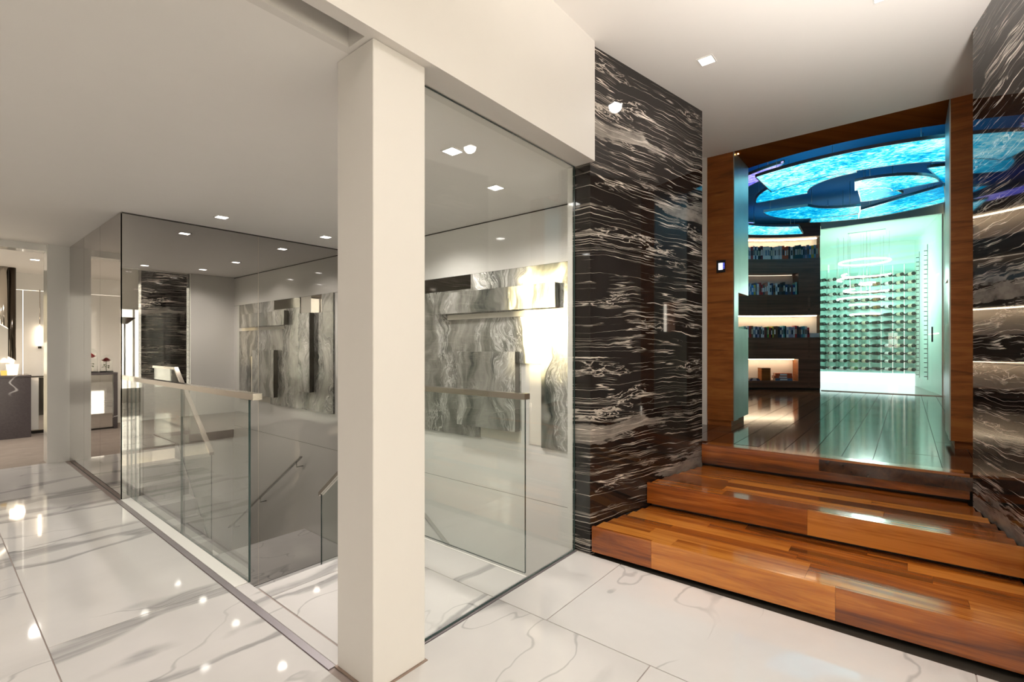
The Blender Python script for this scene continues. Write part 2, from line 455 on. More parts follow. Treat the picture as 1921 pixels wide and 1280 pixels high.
struct(box('floor_slab', 4.27, 13.5, -.9, 3.6, -.2, Z3 - .101, M['shadowgap']), 'dark slab added below the library floor to stop light leaks')  # both slabs added to keep sky light out of the riser gaps
struct(box('floor_slab', 2.76, 4.27, -.78, 1.75, -.2, -.001, M['shadowgap']), 'dark slab added below the wooden steps to stop light leaks')
# metal channels under the glass lines
ch = box('floor_channel', 1.077, 1.110, 1.875, YM, -.02, .002, M['channel'], None)
tag(ch, 'brushed metal floor channel running from white column to mirrored corner', 'channel')
ch = box('floor_channel', 1.385, 2.755, 1.702, 1.735, -.02, .002, M['channel'], None)
tag(ch, 'brushed metal floor channel under the full height glass pane', 'channel')

# ------------------------------------------------------------------ column, beam, ceilings
colm = thing('column', 'square warm white column standing in the foreground', 'column', (1.242, 1.737, 0), kind='structure')
box('shaft', 1.1114, 1.373, 1.6092, 1.8654, .004, ZC, M['paint'], colm, bev=.003)
box('base_joint', 1.103, 1.381, 1.601, 1.873, 0.0, .004, M['browngap'], colm)

bm_ = thing('trim_1', 'long white ceiling beam over the glass wall', 'beam', (0, 1.6, ZC), kind='structure')
box('beam_face', -3.2, 2.757, 1.565, 1.63, ZC, ZU, M['paint'], bm_)
box('beam_soffit', 1.087, 2.757, 1.63, 1.78, ZC, ZU, M['paint'], bm_)
box('slot_side', -3.2, 1.087, 1.74, 1.78, ZC, 3.10, M['paint'], bm_)
box('slot_top', -3.2, 1.087, 1.63, 1.74, 3.05, 3.10, M['paint'], bm_)

ce = box('ceiling', -3.2, 3.60, 1.78, 7.80, ZC, ZC + .12, M['ceil']); struct(ce, 'lower off-white ceiling over hallway and stairwell')
ce = box('ceiling', -3.2, 5.19, -4.0, 1.565, ZU, ZU + .12, M['ceil']); struct(ce, 'high off-white ceiling over the wooden steps')
box('ceiling_strip', 2.757, 5.19, 1.565, 1.75, ZU, ZU + .12, M['ceil'], ce)
box('ceiling_strip', 1.0, 1.02, 1.60, 1.62, ZU, ZU + .1, M['ceil'], ce)

# ------------------------------------------------------------------ outer walls behind the camera, with windows
def wall_with_windows(name, label, axis, pos, a0, a1, z1, wins, thick=.2, sgn=1):
    """axis 'x': wall plane X=pos running along Y; axis 'y': plane Y=pos running along X"""
    w = thing(name, label, 'wall', (pos, (a0 + a1) / 2, 0) if axis == 'x' else ((a0 + a1) / 2, pos, 0), kind='structure')
    t0, t1 = sorted((pos, pos - sgn * thick))
    def pc(b0, b1, z0, zz):
        if b1 - b0 < .005 or zz - z0 < .005: return
        if axis == 'x': box('wall_piece', t0, t1, b0, b1, z0, zz, M['paint'], w)
        else: box('wall_piece', b0, b1, t0, t1, z0, zz, M['paint'], w)
    cur = a0
    for (b0, b1, z0, zz) in sorted(wins):
        pc(cur, b0, 0, z1); pc(b0, b1, 0, z0); pc(b0, b1, zz, z1); cur = b1
    pc(cur, a1, 0, z1)
    return w
WN = [0]
def window(axis, pos, b0, b1, z0, z1, label):
    WN[0] += 1
    o = thing('window_%d' % WN[0], label, 'window', (pos, (b0 + b1) / 2, z0) if axis == 'x' else ((b0 + b1) / 2, pos, z0), kind='structure')
    f = .05
    def bb(n, u0, u1, za, zb, m, t=.05):
        if axis == 'x': return box(n, pos - t / 2, pos + t / 2, u0, u1, za, zb, m, o)
        return box(n, u0, u1, pos - t / 2, pos + t / 2, za, zb, m, o)
    bb('window_frame', b0, b0 + f, z0, z1, M['trimwhite']); bb('window_frame', b1 - f, b1, z0, z1, M['trimwhite'])
    bb('window_frame', b0 + f, b1 - f, z1 - f, z1, M['trimwhite']); bb('window_frame', b0 + f, b1 - f, z0, z0 + f, M['trimwhite'])
    mid = (b0 + b1) / 2
    bb('window_mullion', mid - .02, mid + .02, z0 + f, z1 - f, M['trimwhite'])
    for u0, u1 in ((b0 + f, mid - .02), (mid + .02, b1 - f)):
        if axis == 'x': pane('pane', pos - .004, pos + .004, u0, u1, z0 + f, z1 - f, M['glass'], o)
        else: pane('pane', u0, u1, pos - .004, pos + .004, z0 + f, z1 - f, M['glass'], o)
    ld = bpy.data.lights.new('daylight_portal', 'AREA'); ld.shape = 'RECTANGLE'; ld.size = b1 - b0; ld.size_y = z1 - z0
    ld.cycles.is_portal = True
    lo = bpy.data.objects.new('daylight_portal', ld); COL.objects.link(lo)
    if axis == 'x':
        lo.location = (pos - .06, mid, (z0 + z1) / 2); lo.rotation_euler = (PI / 2, 0, -PI / 2)
    else:
        lo.location = (mid, pos - .06, (z0 + z1) / 2); lo.rotation_euler = (PI / 2, 0, PI)
    return o
w1 = [(6.40, 7.15, 1.45, 2.5), (.24, .64, 1.30, 2.0)]
wall_with_windows('wall_left', 'white wall with windows on the far left of foyer', 'x', -3.2, -4.0, 7.80, ZU, w1)
for b in w1: window('x', -3.3, *b, 'high window with sunlight in the left foyer wall' if b[0] > 2 else 'small bright window in left foyer wall facing the steps')
w2 = [(-2.4, -.5, .3, 3.0), (.4, 2.2, .3, 3.0), (2.75, 3.9, .3, 2.35)]
wall_with_windows('wall_back', 'white wall with tall windows behind the viewer', 'y', -4.0, -3.2, 4.2, ZU, w2)
for b, l in zip(w2, ('leftmost', 'middle', 'rightmost')): window('y', -4.1, *b, l + ' tall bright window in the wall behind the viewer')
struct(box('wall_right', 4.2, 4.35, -4.0, -.80, 0, ZU, M['paint']), 'white wall closing the room right of the steps')

# ------------------------------------------------------------------ black marble walls beside the steps
def marble_wall(name, label, pts, segs, ang, slant):
    w = thing(name, label, 'wall', (pts[0][0], pts[0][1], 0), kind='structure')
    for z0, z1 in segs: prism('marble_slab', pts, z0, z1, M['bmarble'], w, ang)
    return w
aL = math.atan(-.1953)
marble_wall('wall_marble_left', 'black marble wall with white veins left of the steps', [(2.757, 1.60), (4.14, YL(4.14)), (4.14, 1.733), (2.757, 1.733)], [(0, 2.028), (2.031, ZU)], aL, 0)
aR = math.atan(.19)
marble_wall('wall_marble_right', 'black marble wall with white veins right of the steps', [(2.66, -.60), (4.15, YR(4.15)), (4.15, -.78), (2.66, -.78)], [(0, 1.26), (1.262, ZU)], aR, 0)
# hall between the marble walls and the portal
struct(box('wall_hall_left', 4.14, 5.19, 1.665, 1.75, Z3, ZU, M['paint']), 'white side wall between black marble and wood portal, left')
struct(box('wall_hall_right', 4.15, 5.19, -.62, -.50, Z3, ZU, M['paint']), 'white side wall between black marble and wood portal, right')
struct(box('trim_2', 5.17, 5.19, 1.615, 1.665, Z3, ZU, M['trimwhite']), 'narrow white upright strip left of the wood portal post')

# ------------------------------------------------------------------ stairwell
well = box('wall_well_near', 1.10, 3.42, 1.60, 1.70, -2.7, -.06, M['lacquer']); struct(well, 'white wall below floor level under the glass pane')
struct(box('wall_well_left', 1.06, 1.19, 2.83, YM, -2.7, -.02, M['lacquer']), 'white stairwell wall below the long glass balustrade')
struct(box('wall_pier_back', 2.760, XW, 1.735, 1.775, -.06, ZC, M['lacquer']), 'white return wall beside the artwork, seen in the grey mirror')
aw = thing('wall_art', 'glossy white panelled wall behind the abstract artwork', 'wall', (XW, 3.5, 0), kind='structure')
for z0, z1 in ((-2.7, .008), (.012, 2.073), (2.077, ZC - .012)):
    box('wall_panel', XW, XW + .1, 1.70, YM + .1, z0, z1, M['lacquer'], aw)
box('panel_backing', XW + .004, XW + .11, 1.70, YM + .1, -2.7, ZC, M['shadowgap'], aw)
struct(box('floor_lower', 1.06, XW, 1.60, YM, -2.85, -2.7, M['tile']), 'pale floor at the bottom of the stairwell')

st = thing('staircase', 'pale stone staircase descending behind the glass balustrade', 'staircase', (1.7, 2.83, -2.7))
RI, TR = .2, .278
for k in range(5):
    y0 = 2.83 + k * TR
    box('stair_tread', 1.195, 2.25, y0, y0 + TR, -2.0, -RI * (k + 1), M['tile'], st, bev=.002)
box('stair_landing', 1.195, XW - .005, 2.83 + 5 * TR, YM - .005, -2.0, -1.2, M['tile'], st, bev=.002)
for k in range(7):
    y1 = 2.83 + 5 * TR - k * TR
    box('stair_tread', 2.32, XW - .005, y1 - TR, y1, -2.7, -1.2 - RI * (k + 1) , M['tile'], st, bev=.002)
box('stair_stringer', 2.25, 2.32, 1.735, 2.83 + 5 * TR, -2.7, -1.2, M['trimwhite'], st)
box('landing_fascia', 2.25, 2.262, 1.735, 2.82, -1.2, 0, M['trimwhite'], st)

# grey mirror box
mbx = thing('wall_mirror_grey', 'grey mirror wall at the end of the stairwell', 'mirror', (2.2, YM, 0), kind='structure')
box('mirror_panel', 1.1125, 2.284, YM, YM + .01, -1.2, ZC - .012, M['mirrorB'], mbx)
box('mirror_panel', 2.288, XW, YM, YM + .01, -1.2, ZC - .012, M['mirrorB'], mbx)
box('mirror_core', 1.125, XW + .1, YM + .012, 7.74, -2.7, ZC, M['shadowgap'], mbx)
box('mirror_joint', 2.284, 2.288, YM - .001, YM + .01, -1.2, ZC - .012, M['nickel'], mbx)
mbx = thing('wall_mirror_bronze', 'bronze tinted mirror wall facing the hallway on the left', 'mirror', (1.11, 6.6, 0), kind='structure')
for y0, y1 in ((YM, 6.176), (6.180, 6.923), (6.927, 7.74)):
    box('mirror_panel', 1.1114, 1.122, y0, y1, .004, ZC - .005, M['mirrorA'], mbx)
struct(box('trim_3', 1.122, XW, YM - .002, YM + .012, ZC - .012, ZC, M['shadowgap']), 'dark thin shadow gap above the grey mirror')

# ------------------------------------------------------------------ glass wall and balustrades
gw = pane('glass_wall', 1.375, 2.752, 1.7115, 1.7235, .006, ZC - .004, M['glass'])
tag(gw, 'full height clear glass pane between white column and black marble', 'glass wall')
b1 = thing('glass_balustrade', 'long glass balustrade with metal rail beside the stairs, left of column', 'balustrade', (1.19, 4.1, 0))
for y0, y1 in ((2.925, 4.062), (4.068, 5.264), (5.270, 5.397)):
    pane('glass_panel', 1.184, 1.196, y0, y1, .003, 1.058, M['rail_glass'], b1)
beam_profile('handrail', [(1.19, 2.82, 1.075), (1.19, 5.396, 1.075)], .05, .036, M['nickel'], b1)
b2 = thing('glass_balustrade', 'glass balustrade with sloping rail down the stairs, right of column', 'balustrade', (2.28, 2.9, 0))
def slope_z(y): return 1.06 - (y - 2.76) * .767
v = [(0, 1.765, .004), (0, 2.83, .004), (0, 4.09, -1.15), (0, 4.09, slope_z(4.09) - .018), (0, 2.76, 1.042), (0, 1.765, 1.042)]
n = len(v); vv = [(-.006, y - 2.9, z) for _, y, z in v] + [(.006, y - 2.9, z) for _, y, z in v]
ff = [tuple(range(n)), tuple(range(2 * n - 1, n - 1, -1))] + [(i, n + i, n + (i + 1) % n, (i + 1) % n) for i in range(n)]
link('glass_panel', mesh_from('glass_panel', vv, ff, [M['rail_glass'], M['glass_edge']], [0, 0] + [1] * n), b2, (2.28, 2.9, 0))
beam_profile('handrail', [(2.28, 1.75, 1.06), (2.28, 2.76, 1.06), (2.28, 4.10, slope_z(4.10))], .05, .036, M['nickel'], b2)
# wall handrail of the lower flight
hr = thing('wall_handrail', 'slim steel handrail on brackets on the white stairwell wall', 'handrail', (3.34, 4.28, -.17))
hz = lambda y: -.17 - (4.28 - y) * .63
beam_profile('rail', [(3.33, 4.28, -.17), (3.33, 1.80, hz(1.80))], .04, .02, M['steel'], hr)
for y in (4.15, 3.0, 2.0):
    bar('bracket', [(3.33, y, hz(y) - .012), (3.33, y + .01, hz(y) - .075), (XW - .001, y + .01, hz(y) - .075)], .009, M['steel'], hr)

# ------------------------------------------------------------------ artwork
art = thing('wall_artwork', 'abstract silver grey relief artwork with raised panels on stairwell wall', 'artwork', (XW, 3.5, .482))
PX0, PX1, BX0 = 3.402, XW - .0015, 3.335
def ap(name, y0, y1, z0, z1, m, x0=PX0, x1=PX1): return box(name, x0, x1, y0, y1, z0, z1, m, art, bev=.0015)
ap('painted_panel', 2.03, 2.46, .482, 1.633, M['art'])
ap('painted_panel', 2.03, 3.31, 1.683, 2.072, M['art'])
ap('painted_panel', 2.46, 3.19, 1.21, 1.633, M['art'])
ap('painted_panel', 2.69, 3.19, .60, 1.21, M['art'])
ap('painted_panel', 3.19, 4.11, .482, 1.633, M['art'])
ap('painted_panel', 3.64, 4.11, 1.633, 1.93, M['art'])
ap('painted_panel', 3.31, 3.64, 1.683, 1.93, M['art'])
ap('mirror_inset', 3.31, 4.11, 1.93, 2.072, M['darkmirror'])
ap('painted_panel', 4.11, 4.99, .482, 1.83, M['art'])
ap('mirror_inset', 4.42, 4.70, 1.83, 2.072, M['mirrorA'])
ap('painted_panel', 4.70, 4.99, 1.83, 2.072, M['art'])
ap('cream_panel', 2.46, 2.60, .495, 1.21, M['cream'], 3.415)
ap('cream_panel', 2.69, 3.19, .495, .60, M['cream'], 3.413)
ap('cream_panel', 4.11, 4.42, 1.83, 2.072, M['cream'], 3.413)
ap('cream_strip', 2.15, 3.64, 1.633, 1.683, M['cream'], 3.398)
def raised(y0, y1, z0, z1):
    b = ap('raised_block', y0, y1, z0, z1, M['art2'], BX0, PX0)
    for ya, yb in ((y0 - .001, y0 + .001), (y1 - .001, y1 + .001)):
        box('mirror_side', BX0 + .002, PX0 - .002, ya - .0012, yb + .0012, z0, z1, M['darkmirror'], b)
raised(2.27, 3.77, 1.69, 1.90); raised(2.70, 3.435, .60, 1.315); raised(4.186, 4.50, .74, 1.832)

# ------------------------------------------------------------------ wooden steps
def front(x0, y): return x0 + .035 * (1.5 - y)
XS = [2.76, 3.365, 4.12]; ZS = [Z1, Z2, Z3]
names = ['lowest wide wooden step, resting on the white marble floor', 'middle wooden step between the black marble walls', 'top wooden step edge in front of the library floor']
AY = PI / 2
def yends(x): return YL(max(x, 2.757)) - .004, YR(x) + .004
for i in range(3):
    x0, zt = XS[i], ZS[i]; zb = 0 if i == 0 else ZS[i - 1]
    xe = XS[i + 1] + .05 if i < 2 else x0 + .125
    s = thing('wooden_step', names[i], 'step', (x0 + .3, .5, zb), 'three wooden steps up to the library')
    yl = min(1.588, YL(x0) - .004); 
    yr = yends(front(x0, -.4))[1]
    def quad(xa, xb, ya, yb):
        return [(front(xa, ya), ya), (front(xb, ya), ya), (front(xb, yb), yb), (front(xa, yb), yb)]
    # dark recessed carcass
    yl2, yr2 = yends(xe)[0], yends(front(x0, -.4))[1]
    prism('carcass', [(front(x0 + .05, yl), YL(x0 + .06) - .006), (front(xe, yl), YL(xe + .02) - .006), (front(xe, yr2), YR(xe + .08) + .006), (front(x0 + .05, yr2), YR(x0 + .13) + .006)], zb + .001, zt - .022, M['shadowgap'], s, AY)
    # fascia boards
    cuts = {0: [yl, 1.19, .27, yr], 1: [yl, .47, yr], 2: [yl, yr]}[i]
    for ya, yb in zip(cuts[:-1], cuts[1:]):
        prism('riser_board', quad(x0, x0 + .022, ya - .0006, yb + .0006), zb + .026, zt - .0005, M['stepwood'], s, AY)
    # tread boards
    wd = (xe - x0 - .022) / (6 if i == 0 else 7 if i == 1 else 1)
    k = 0; xa = x0 + .0225
    while xa < xe - .01:
        xb = min(xa + wd, xe)
        yA = min(yl, YL(front(xb, 1.4)) - .004); yB = yends(front(xb, -.4))[1]
        yB = max(yB, yr)
        cs = [yA]; y = yA - rnd.uniform(.25, 1.0)
        while y > yB + .25 and i < 2: cs.append(y); y -= rnd.uniform(.6, 1.1)
        cs.append(yB)
        for ya, yb in zip(cs[:-1], cs[1:]):
            prism('tread_board', quad(xa + .0004, xb - .0004, ya - .0005, yb + .0005), zt - .02, zt + rnd.uniform(-.0004, .0002), M['stepwood'], s, AY)
        xa = xb; k += 1

# ------------------------------------------------------------------ library floor of dark boards
LC = (8.2, .5); LR = 2.57
lf = thing('floor_library', 'dark glossy plank floor of the library and hall', 'floor', (7, .5, Z3), kind='structure')
FX0 = 4.255
box('floor_base', 4.155, 5.19, -.50, 1.662, Z3 - .1, Z3 - .016, M['floorwood'], lf)
box('floor_base', 5.19, 10.62, -.55, 2.98, Z3 - .1, Z3 - .016, M['shadowgap'], lf)
PW = .185; ang = math.radians(-1.5)
y = -.55; k = 0
while y < 2.98:
    x = FX0 + (-(k * .71) % 1.9) - 1.9
    y1 = y + PW
    hall = (y1 > -.45 and y < 1.60)
    while x < 10.66:
        xa, xb = max(x, FX0 if hall else 5.75), min(x + 1.9, 10.66)
        ya, yb = (max(y, -.498), min(y1, 1.66)) if xa < 5.19 else (y, y1)
        if xb - xa > .05:
            segs = [(xa, xb, ya, yb)]
            if xa < 5.19 and y1 > 1.30: # hall pocket beside the marble end
                pass
            for (p, q, u, w_) in segs:
                g = .002; u = max(u, -.52)
                pts = [(p + g, u + g), (q - g, u + g), (q - g, w_ - g), (p + g, w_ - g)]
                prism('floor_board', pts, Z3 - .016, Z3 + rnd.uniform(-.0003, .0003), M['floorwood'], lf)
        x += 1.9
    y = y1; k += 1

# ------------------------------------------------------------------ portal
pf = thing('door_1', 'walnut portal into the library with pewter lined reveals', 'portal', (5.19, .5, Z3), kind='structure')
def post(y0, y1, inner, sg):
    """inner: y of reveal; sg +1 when the reveal faces -y"""
    box('portal_front', 5.19, 5.345, y0, y1, Z3 + .06, ZU, M['portalwood'], pf)
    box('portal_block', 5.345, 5.75, y0, y1, 1.925, ZU, M['portalwood'], pf)
    box('portal_block', 5.345, 5.75, y0, y1, Z3 + .07, 1.55, M['portalwood'], pf)
    box('plinth', 5.21, 5.70, y0 + (.025 if sg > 0 else 0), y1 - (0 if sg > 0 else .025), Z3, Z3 + .07, M['portalwood'], pf)
    a, b = (inner - .008, inner) if sg > 0 else (inner, inner + .008)
    box('pewter_lining', 5.192, 5.346, a, b, Z3 + .06, ZU, M['bluemetal'], pf)
    box('pewter_lining', 5.346, 5.752, a, b, 1.923, ZU, M['bluemetal'], pf)
    box('pewter_lining', 5.346, 5.752, a, b, Z3 + .07, 1.552, M['bluemetal'], pf)
post(1.36, 1.615, 1.36, 1); post(-.50, -.268, -.268, -1)
pts = [(5.19, -.50), (5.19, 1.615)] + [p for p in arc(LC, LR, 154.5, 202.5, 16)]
prism('portal_soffit', pts, ZU, ZU + .04, M['soffitwood'], pf, PI / 2)
prism('soffit_fascia', arc(LC, LR, 154.5, 202.5, 16) + arc(LC, LR + .03, 202.5, 154.5, 16), ZU + .04, 3.72, M['navy'], pf)
v_, f_ = lathe_geo([(.008, 0), (.006, .008)], 10)
link('led_point', mesh_from('led_point', v_, f_, [M['ledpoint']]), pf, (5.27, 1.335, ZU - .008))

tp = thing('control_panel', 'small black wall control panel with lit white screen on walnut post', 'control panel', (5.185, 1.478, 2.124))
box('bezel', 5.178, 5.189, 1.435, 1.520, 2.124, 2.248, M['black'], tp, bev=.002)
box('screen', 5.1765, 5.178, 1.458, 1.500, 2.150, 2.220, M['screen'], tp)
for k in range(4): box('button', 5.1765, 5.178, 1.442, 1.453, 2.160 + k * .016, 2.169 + k * .016, M['button'], tp)

# ------------------------------------------------------------------ library shell
lw = ring_sector('wall_library_curve', LC, LR + .36, LR + .42, 16, 156, Z3, 3.72, M['shelfwood']); struct(lw, 'curved dark walnut wall around the library')
struct(box('wall_library_right', 5.752, 10.55, -.60, -.455, Z3, 3.72, M['shelfwood']), 'dark walnut wall on the right side of the library')
struct(box('ceiling_library', 5.55, 10.75, -.60, 3.5, 3.72, 3.80, M['navy']), 'dark ceiling above the glowing ripple glass panels')

# hanging ripple-glass panels
pg = 'ripple glass ceiling panels hung in the library'
def rpanel(label, outer, inner, z, m, rim=.012, th=.03):
    o = thing('ceiling_panel', label, 'light panel', (sum(p[0] for p in outer) / len(outer), sum(p[1] for p in outer) / len(outer), z), pg)
    pts = outer + inner[::-1]
    prism('ripple_glass', pts, z, z + th * .6, m, o)
    # rim: thin wall along outline
    cx = sum(p[0] for p in pts) / len(pts); cy = sum(p[1] for p in pts) / len(pts)
    n = len(pts); v, f = [], []
    area = sum(pts[i][0] * pts[(i + 1) % n][1] - pts[(i + 1) % n][0] * pts[i][1] for i in range(n)); sg = 1 if area > 0 else -1
    for i, p in enumerate(pts):
        a, b = Vector(pts[i - 1]), Vector(pts[(i + 1) % n]); t = (b - a).normalized(); nn = Vector((t.y, -t.x)) * sg * rim
        for zz in (z - .004, z + th):
            v.append((p[0] - o.location.x, p[1] - o.location.y, zz - z)); v.append((p[0] + nn.x - o.location.x, p[1] + nn.y - o.location.y, zz - z))
    for i in range(n):
        a, b = i * 4, ((i + 1) % n) * 4
        f += [(a, b, b + 1, a + 1), (a + 1, b + 1, b + 3, a + 3), (a + 3, b + 3, b + 2, a + 2), (a + 2, b + 2, b, a)]
    link('rim', mesh_from('rim', v, f, [M['rim']]), o, o.location)
    for p in (outer[2], outer[-3], inner[2], inner[-3]):
        q = (p[0] * .94 + cx * .06, p[1] * .94 + cy * .06)
        bar('wire', [(q[0], q[1], z + th * .6), (q[0], q[1], 3.72)], .003, M['rim'], o, 5)
    return o
PB, PP = M['panel_blue'], M['panel_purple']
rpanel('large nearest cyan ripple panel with straight ends by the portal', arc3((6.324, 1.4), (6.158, .42), (6.315, -.333)), arc3((7.062, 1.374), (6.818, .452), (7.125, -.345)), 3.40, PB)
rpanel('violet ripple panel behind the left portal post', arc3((6.32, 1.11), (6.62, 1.70), (7.2, 2.25)), arc3((6.75, 1.38), (7.05, 1.72), (7.5, 2.0)), 3.50, PP)
rpanel('crescent cyan ripple panel just behind the largest one', arc3((7.65, 1.69), (7.02, 1.375), (6.75, .47)), arc3((7.60, 1.05), (7.30, .94), (7.065, .475)), 3.45, PB)
rpanel('left curved cyan ripple panel below the dark centre', arc3((7.84, 1.635), (8.39, 1.48), (8.78, .547)), arc3((7.905, 1.084), (8.216, .877), (8.366, .52)), 3.35, PB)
rpanel('half disc cyan ripple panel right of the dark centre', arc3((7.271, .49), (7.37, .05), (7.92, -.30)), arc3((7.686, .517), (7.70, .33), (8.027, .149)), 3.40, PB)
rpanel('small cyan ripple panel tucked behind the half disc', arc3((7.785, .49), (7.82, .28), (8.05, .13)), arc3((8.39, .50), (8.40, .25), (8.30, .05)), 3.42, PB)
rpanel('right curved cyan ripple panel below the half disc', arc3((8.757, .544), (8.518, .207), (8.1, -.351)), arc3((9.25, .579), (9.08, .08), (8.70, -.39)), 3.38, PB)
rpanel('far cyan ripple panel above the wine room glass', arc3((9.4, 1.26), (9.62, .59), (9.3, -.41)), arc3((9.12, 1.2), (9.3, .55), (8.85, -.40)), 3.45, PB)
rpanel('far left cyan ripple panel above the top bookshelf', arc3((8.7, 2.05), (9.05, 1.8), (9.341, 1.422)), arc3((9.445, 2.227), (9.75, 1.9), (10.005, 1.453)), 3.40, PB)
rpanel('far left violet ripple panel above the top bookshelf', arc3((8.1, 2.35), (8.45, 2.28), (8.9, 2.0)), arc3((8.2, 2.62), (8.7, 2.52), (9.15, 2.25)), 3.47, PP)
rpanel('narrow cyan ripple panel at the right library wall', arc3((7.49, -.19), (7.52, -.30), (7.58, -.42)), arc3((8.30, -.37), (8.35, -.41), (8.40, -.43)), 3.47, PB)
rpanel('small cyan ripple panel behind the right portal post', arc3((6.02, -.28), (6.06, -.35), (6.12, -.43)), arc3((6.52, -.36), (6.54, -.40), (6.56, -.43)), 3.50, PB)

# ------------------------------------------------------------------ curved bookcase
bc = thing('bookcase', 'curved dark walnut bookcase with lit shelves in the library', 'bookcase', (LC[0] + LR * .866, LC[1] + LR * .5, Z3))
A0, A1 = 17.2, 96
R0, R1 = LR, LR + .33
SW = M['shelfwood']
for z0, z1 in ((2.77, 3.046), (1.97, 2.365), (1.135, 1.547), (.59, .72)):
    ring_sector('shelf_fascia', LC, R0, R0 + .022, A0, A1, z0, z1, SW, bc)
    ring_sector('shelf_board', LC, R0 + .022, R1, A0, A1, z1 - .03, z1, SW, bc)
    if z0 > 1: ring_sector('shelf_soffit', LC, R0 + .022, R1, A0, A1, z0, z0 + .02, SW, bc)
ring_sector('shelf_fascia', LC, R0, R1, A0, A1, 3.455, 3.72, SW, bc)
ring_sector('toe_kick', LC, R0 + .04, R1, A0, A1, Z3, .59, M['shadowgap'], bc)
ring_sector('back_panel', LC, R1, R1 + .02, A0, A1, Z3, 3.72, M['shelfback'], bc)
for z0, z1 in ((1.97, 2.77), (.59, 1.547)):
    ring_sector('end_panel', LC, R0, R0 + .022, A0, 25.3, z0 if z0 > 1 else .59, z1, SW, bc)
ring_sector('niche_side', LC, R0 + .022, R1, 24.8, 25.3, 2.365, 2.77, SW, bc)
ring_sector('niche_side', LC, R0 + .022, R1, 24.8, 25.3, .72, 1.135, M['portalwood'], bc)
for zt in (3.455, 1.97, 1.135):
    ring_sector('led_strip', LC, R0 + .20, R0 + .235, (25.6 if zt < 1.2 else A0 + .5), 70, zt - .012, zt, M['led_warm'], bc)
ring_sector('led_strip', LC, R0 + .26, R0 + .27, 26, 70, 2.765, 2.77, emis('dim_led', (1, .8, .6), 2.0), bc)

# books
BCOL = {'white': (.80, .80, .78), 'pale grey': (.55, .55, .55), 'black': (.02, .02, .022), 'navy blue': (.03, .05, .14), 'maroon': (.16, .02, .03),
        'orange': (.52, .10, .03), 'dark green': (.04, .07, .06), 'dark teal': (.02, .08, .10), 'slate blue': (.12, .19, .30), 'bright blue': (.05, .22, .60),
        'yellow': (.55, .45, .06), 'sky blue': (.20, .45, .62), 'salmon': (.52, .22, .15), 'red': (.45, .03, .03), 'brown': (.16, .08, .04),
        'green': (.14, .40, .04), 'lilac': (.36, .32, .46), 'teal': (.10, .36, .38), 'mint green': (.34, .55, .42), 'charcoal': (.06, .055, .06)}
BM = {k: bookmat(k.replace(' ', '_'), c) for k, c in BCOL.items()}
ORD = ['first', 'second', 'third', 'fourth', 'fifth', 'sixth', 'seventh', 'eighth', 'ninth', 'tenth', 'eleventh', 'twelfth', 'thirteenth', 'fourteenth', 'fifteenth', 'sixteenth', 'seventeenth', 'eighteenth', 'nineteenth', 'twentieth']
ORD += ['twenty-' + o for o in ORD[:9]] + ['thirtieth'] + ['thirty-' + o for o in ORD[:9]] + ['fortieth'] + ['forty-' + o for o in ORD[:9]]
def book_mesh(w, h, d, m):
    """spine at local x=0 facing -x; cover boards wrap a recessed page block; title band on the spine"""
    t = min(.004, w * .16); v, f, fm = [], [], []
    def bx(x0, x1, y0, y1, z0, z1, mi):
        b = len(v)
        v.extend([(x0, y0, z0), (x1, y0, z0), (x1, y1, z0), (x0, y1, z0), (x0, y0, z1), (x1, y0, z1), (x1, y1, z1), (x0, y1, z1)])
        for q in ((3, 2, 1, 0), (4, 5, 6, 7), (0, 1, 5, 4), (1, 2, 6, 5), (2, 3, 7, 6), (3, 0, 4, 7)): f.append(tuple(b + i for i in q)); fm.append(mi)
    y = w / 2
    bx(0, d, -y, -y + t, 0, h, 0); bx(0, d, y - t, y, 0, h, 0); bx(-.003, t, -y, y, 0, h, 0)
    bx(t, d - .006, -y + t, y - t, .004, h - .006, 1)
    bx(-.0042, -.003, -y * .6, y * .6, h * .30, h * .72, 2)
    return mesh_from('book', v, f, [m, M['page'], BAND[0]], fm)
BAND = [M['label_cream']]
def shelf_books(row, z, a_start, cols, hmin, hmax, rowname, a_stop=50.0):
    a = a_start
    for i, c in enumerate(cols):
        w = rnd.uniform(.026, .046); 
        if c in ('black', 'dark teal', 'charcoal'): w *= .9
        da = math.degrees(w / (R0 + .05))
        if a + da > a_stop: break
        h = rnd.uniform(hmin, hmax); d = rnd.uniform(.15, .19)
        BAND[0] = rnd.choice([M['label_cream'], M['label_white'], M['black'], BM['brown']]) if c not in ('white', 'yellow') else rnd.choice([M['black'], BM['slate blue'], BM['pale grey']])
        am = math.radians(a + da / 2); rr = R0 + .03 + rnd.uniform(0, .012)
        o = link('book', book_mesh(w * .97, h, d, BM[c]), None, (LC[0] + rr * math.cos(am), LC[1] + rr * math.sin(am), z + .001), am)
        tag(o, '%s book standing %s from the right on the %s library shelf' % (c, ORD[i], rowname), 'book', 'books on the %s library shelf' % rowname)
        a += da
r1 = ['salmon', 'sky blue', 'yellow', 'bright blue', 'slate blue', 'lilac', 'slate blue', 'dark teal', 'dark teal', 'dark teal', 'dark teal', 'dark green', 'white', 'charcoal', 'orange', 'orange', 'orange', 'white', 'pale grey', 'white', 'white', 'pale grey', 'dark teal', 'white', 'white', 'white', 'white', 'maroon', 'black', 'black', 'white', 'navy blue', 'white', 'red', 'white', 'white', 'pale grey', 'white', 'dark teal', 'white', 'sky blue', 'white', 'navy blue', 'white', 'white']
shelf_books(1, 3.046, 17.7, r1, .225, .265, 'top')
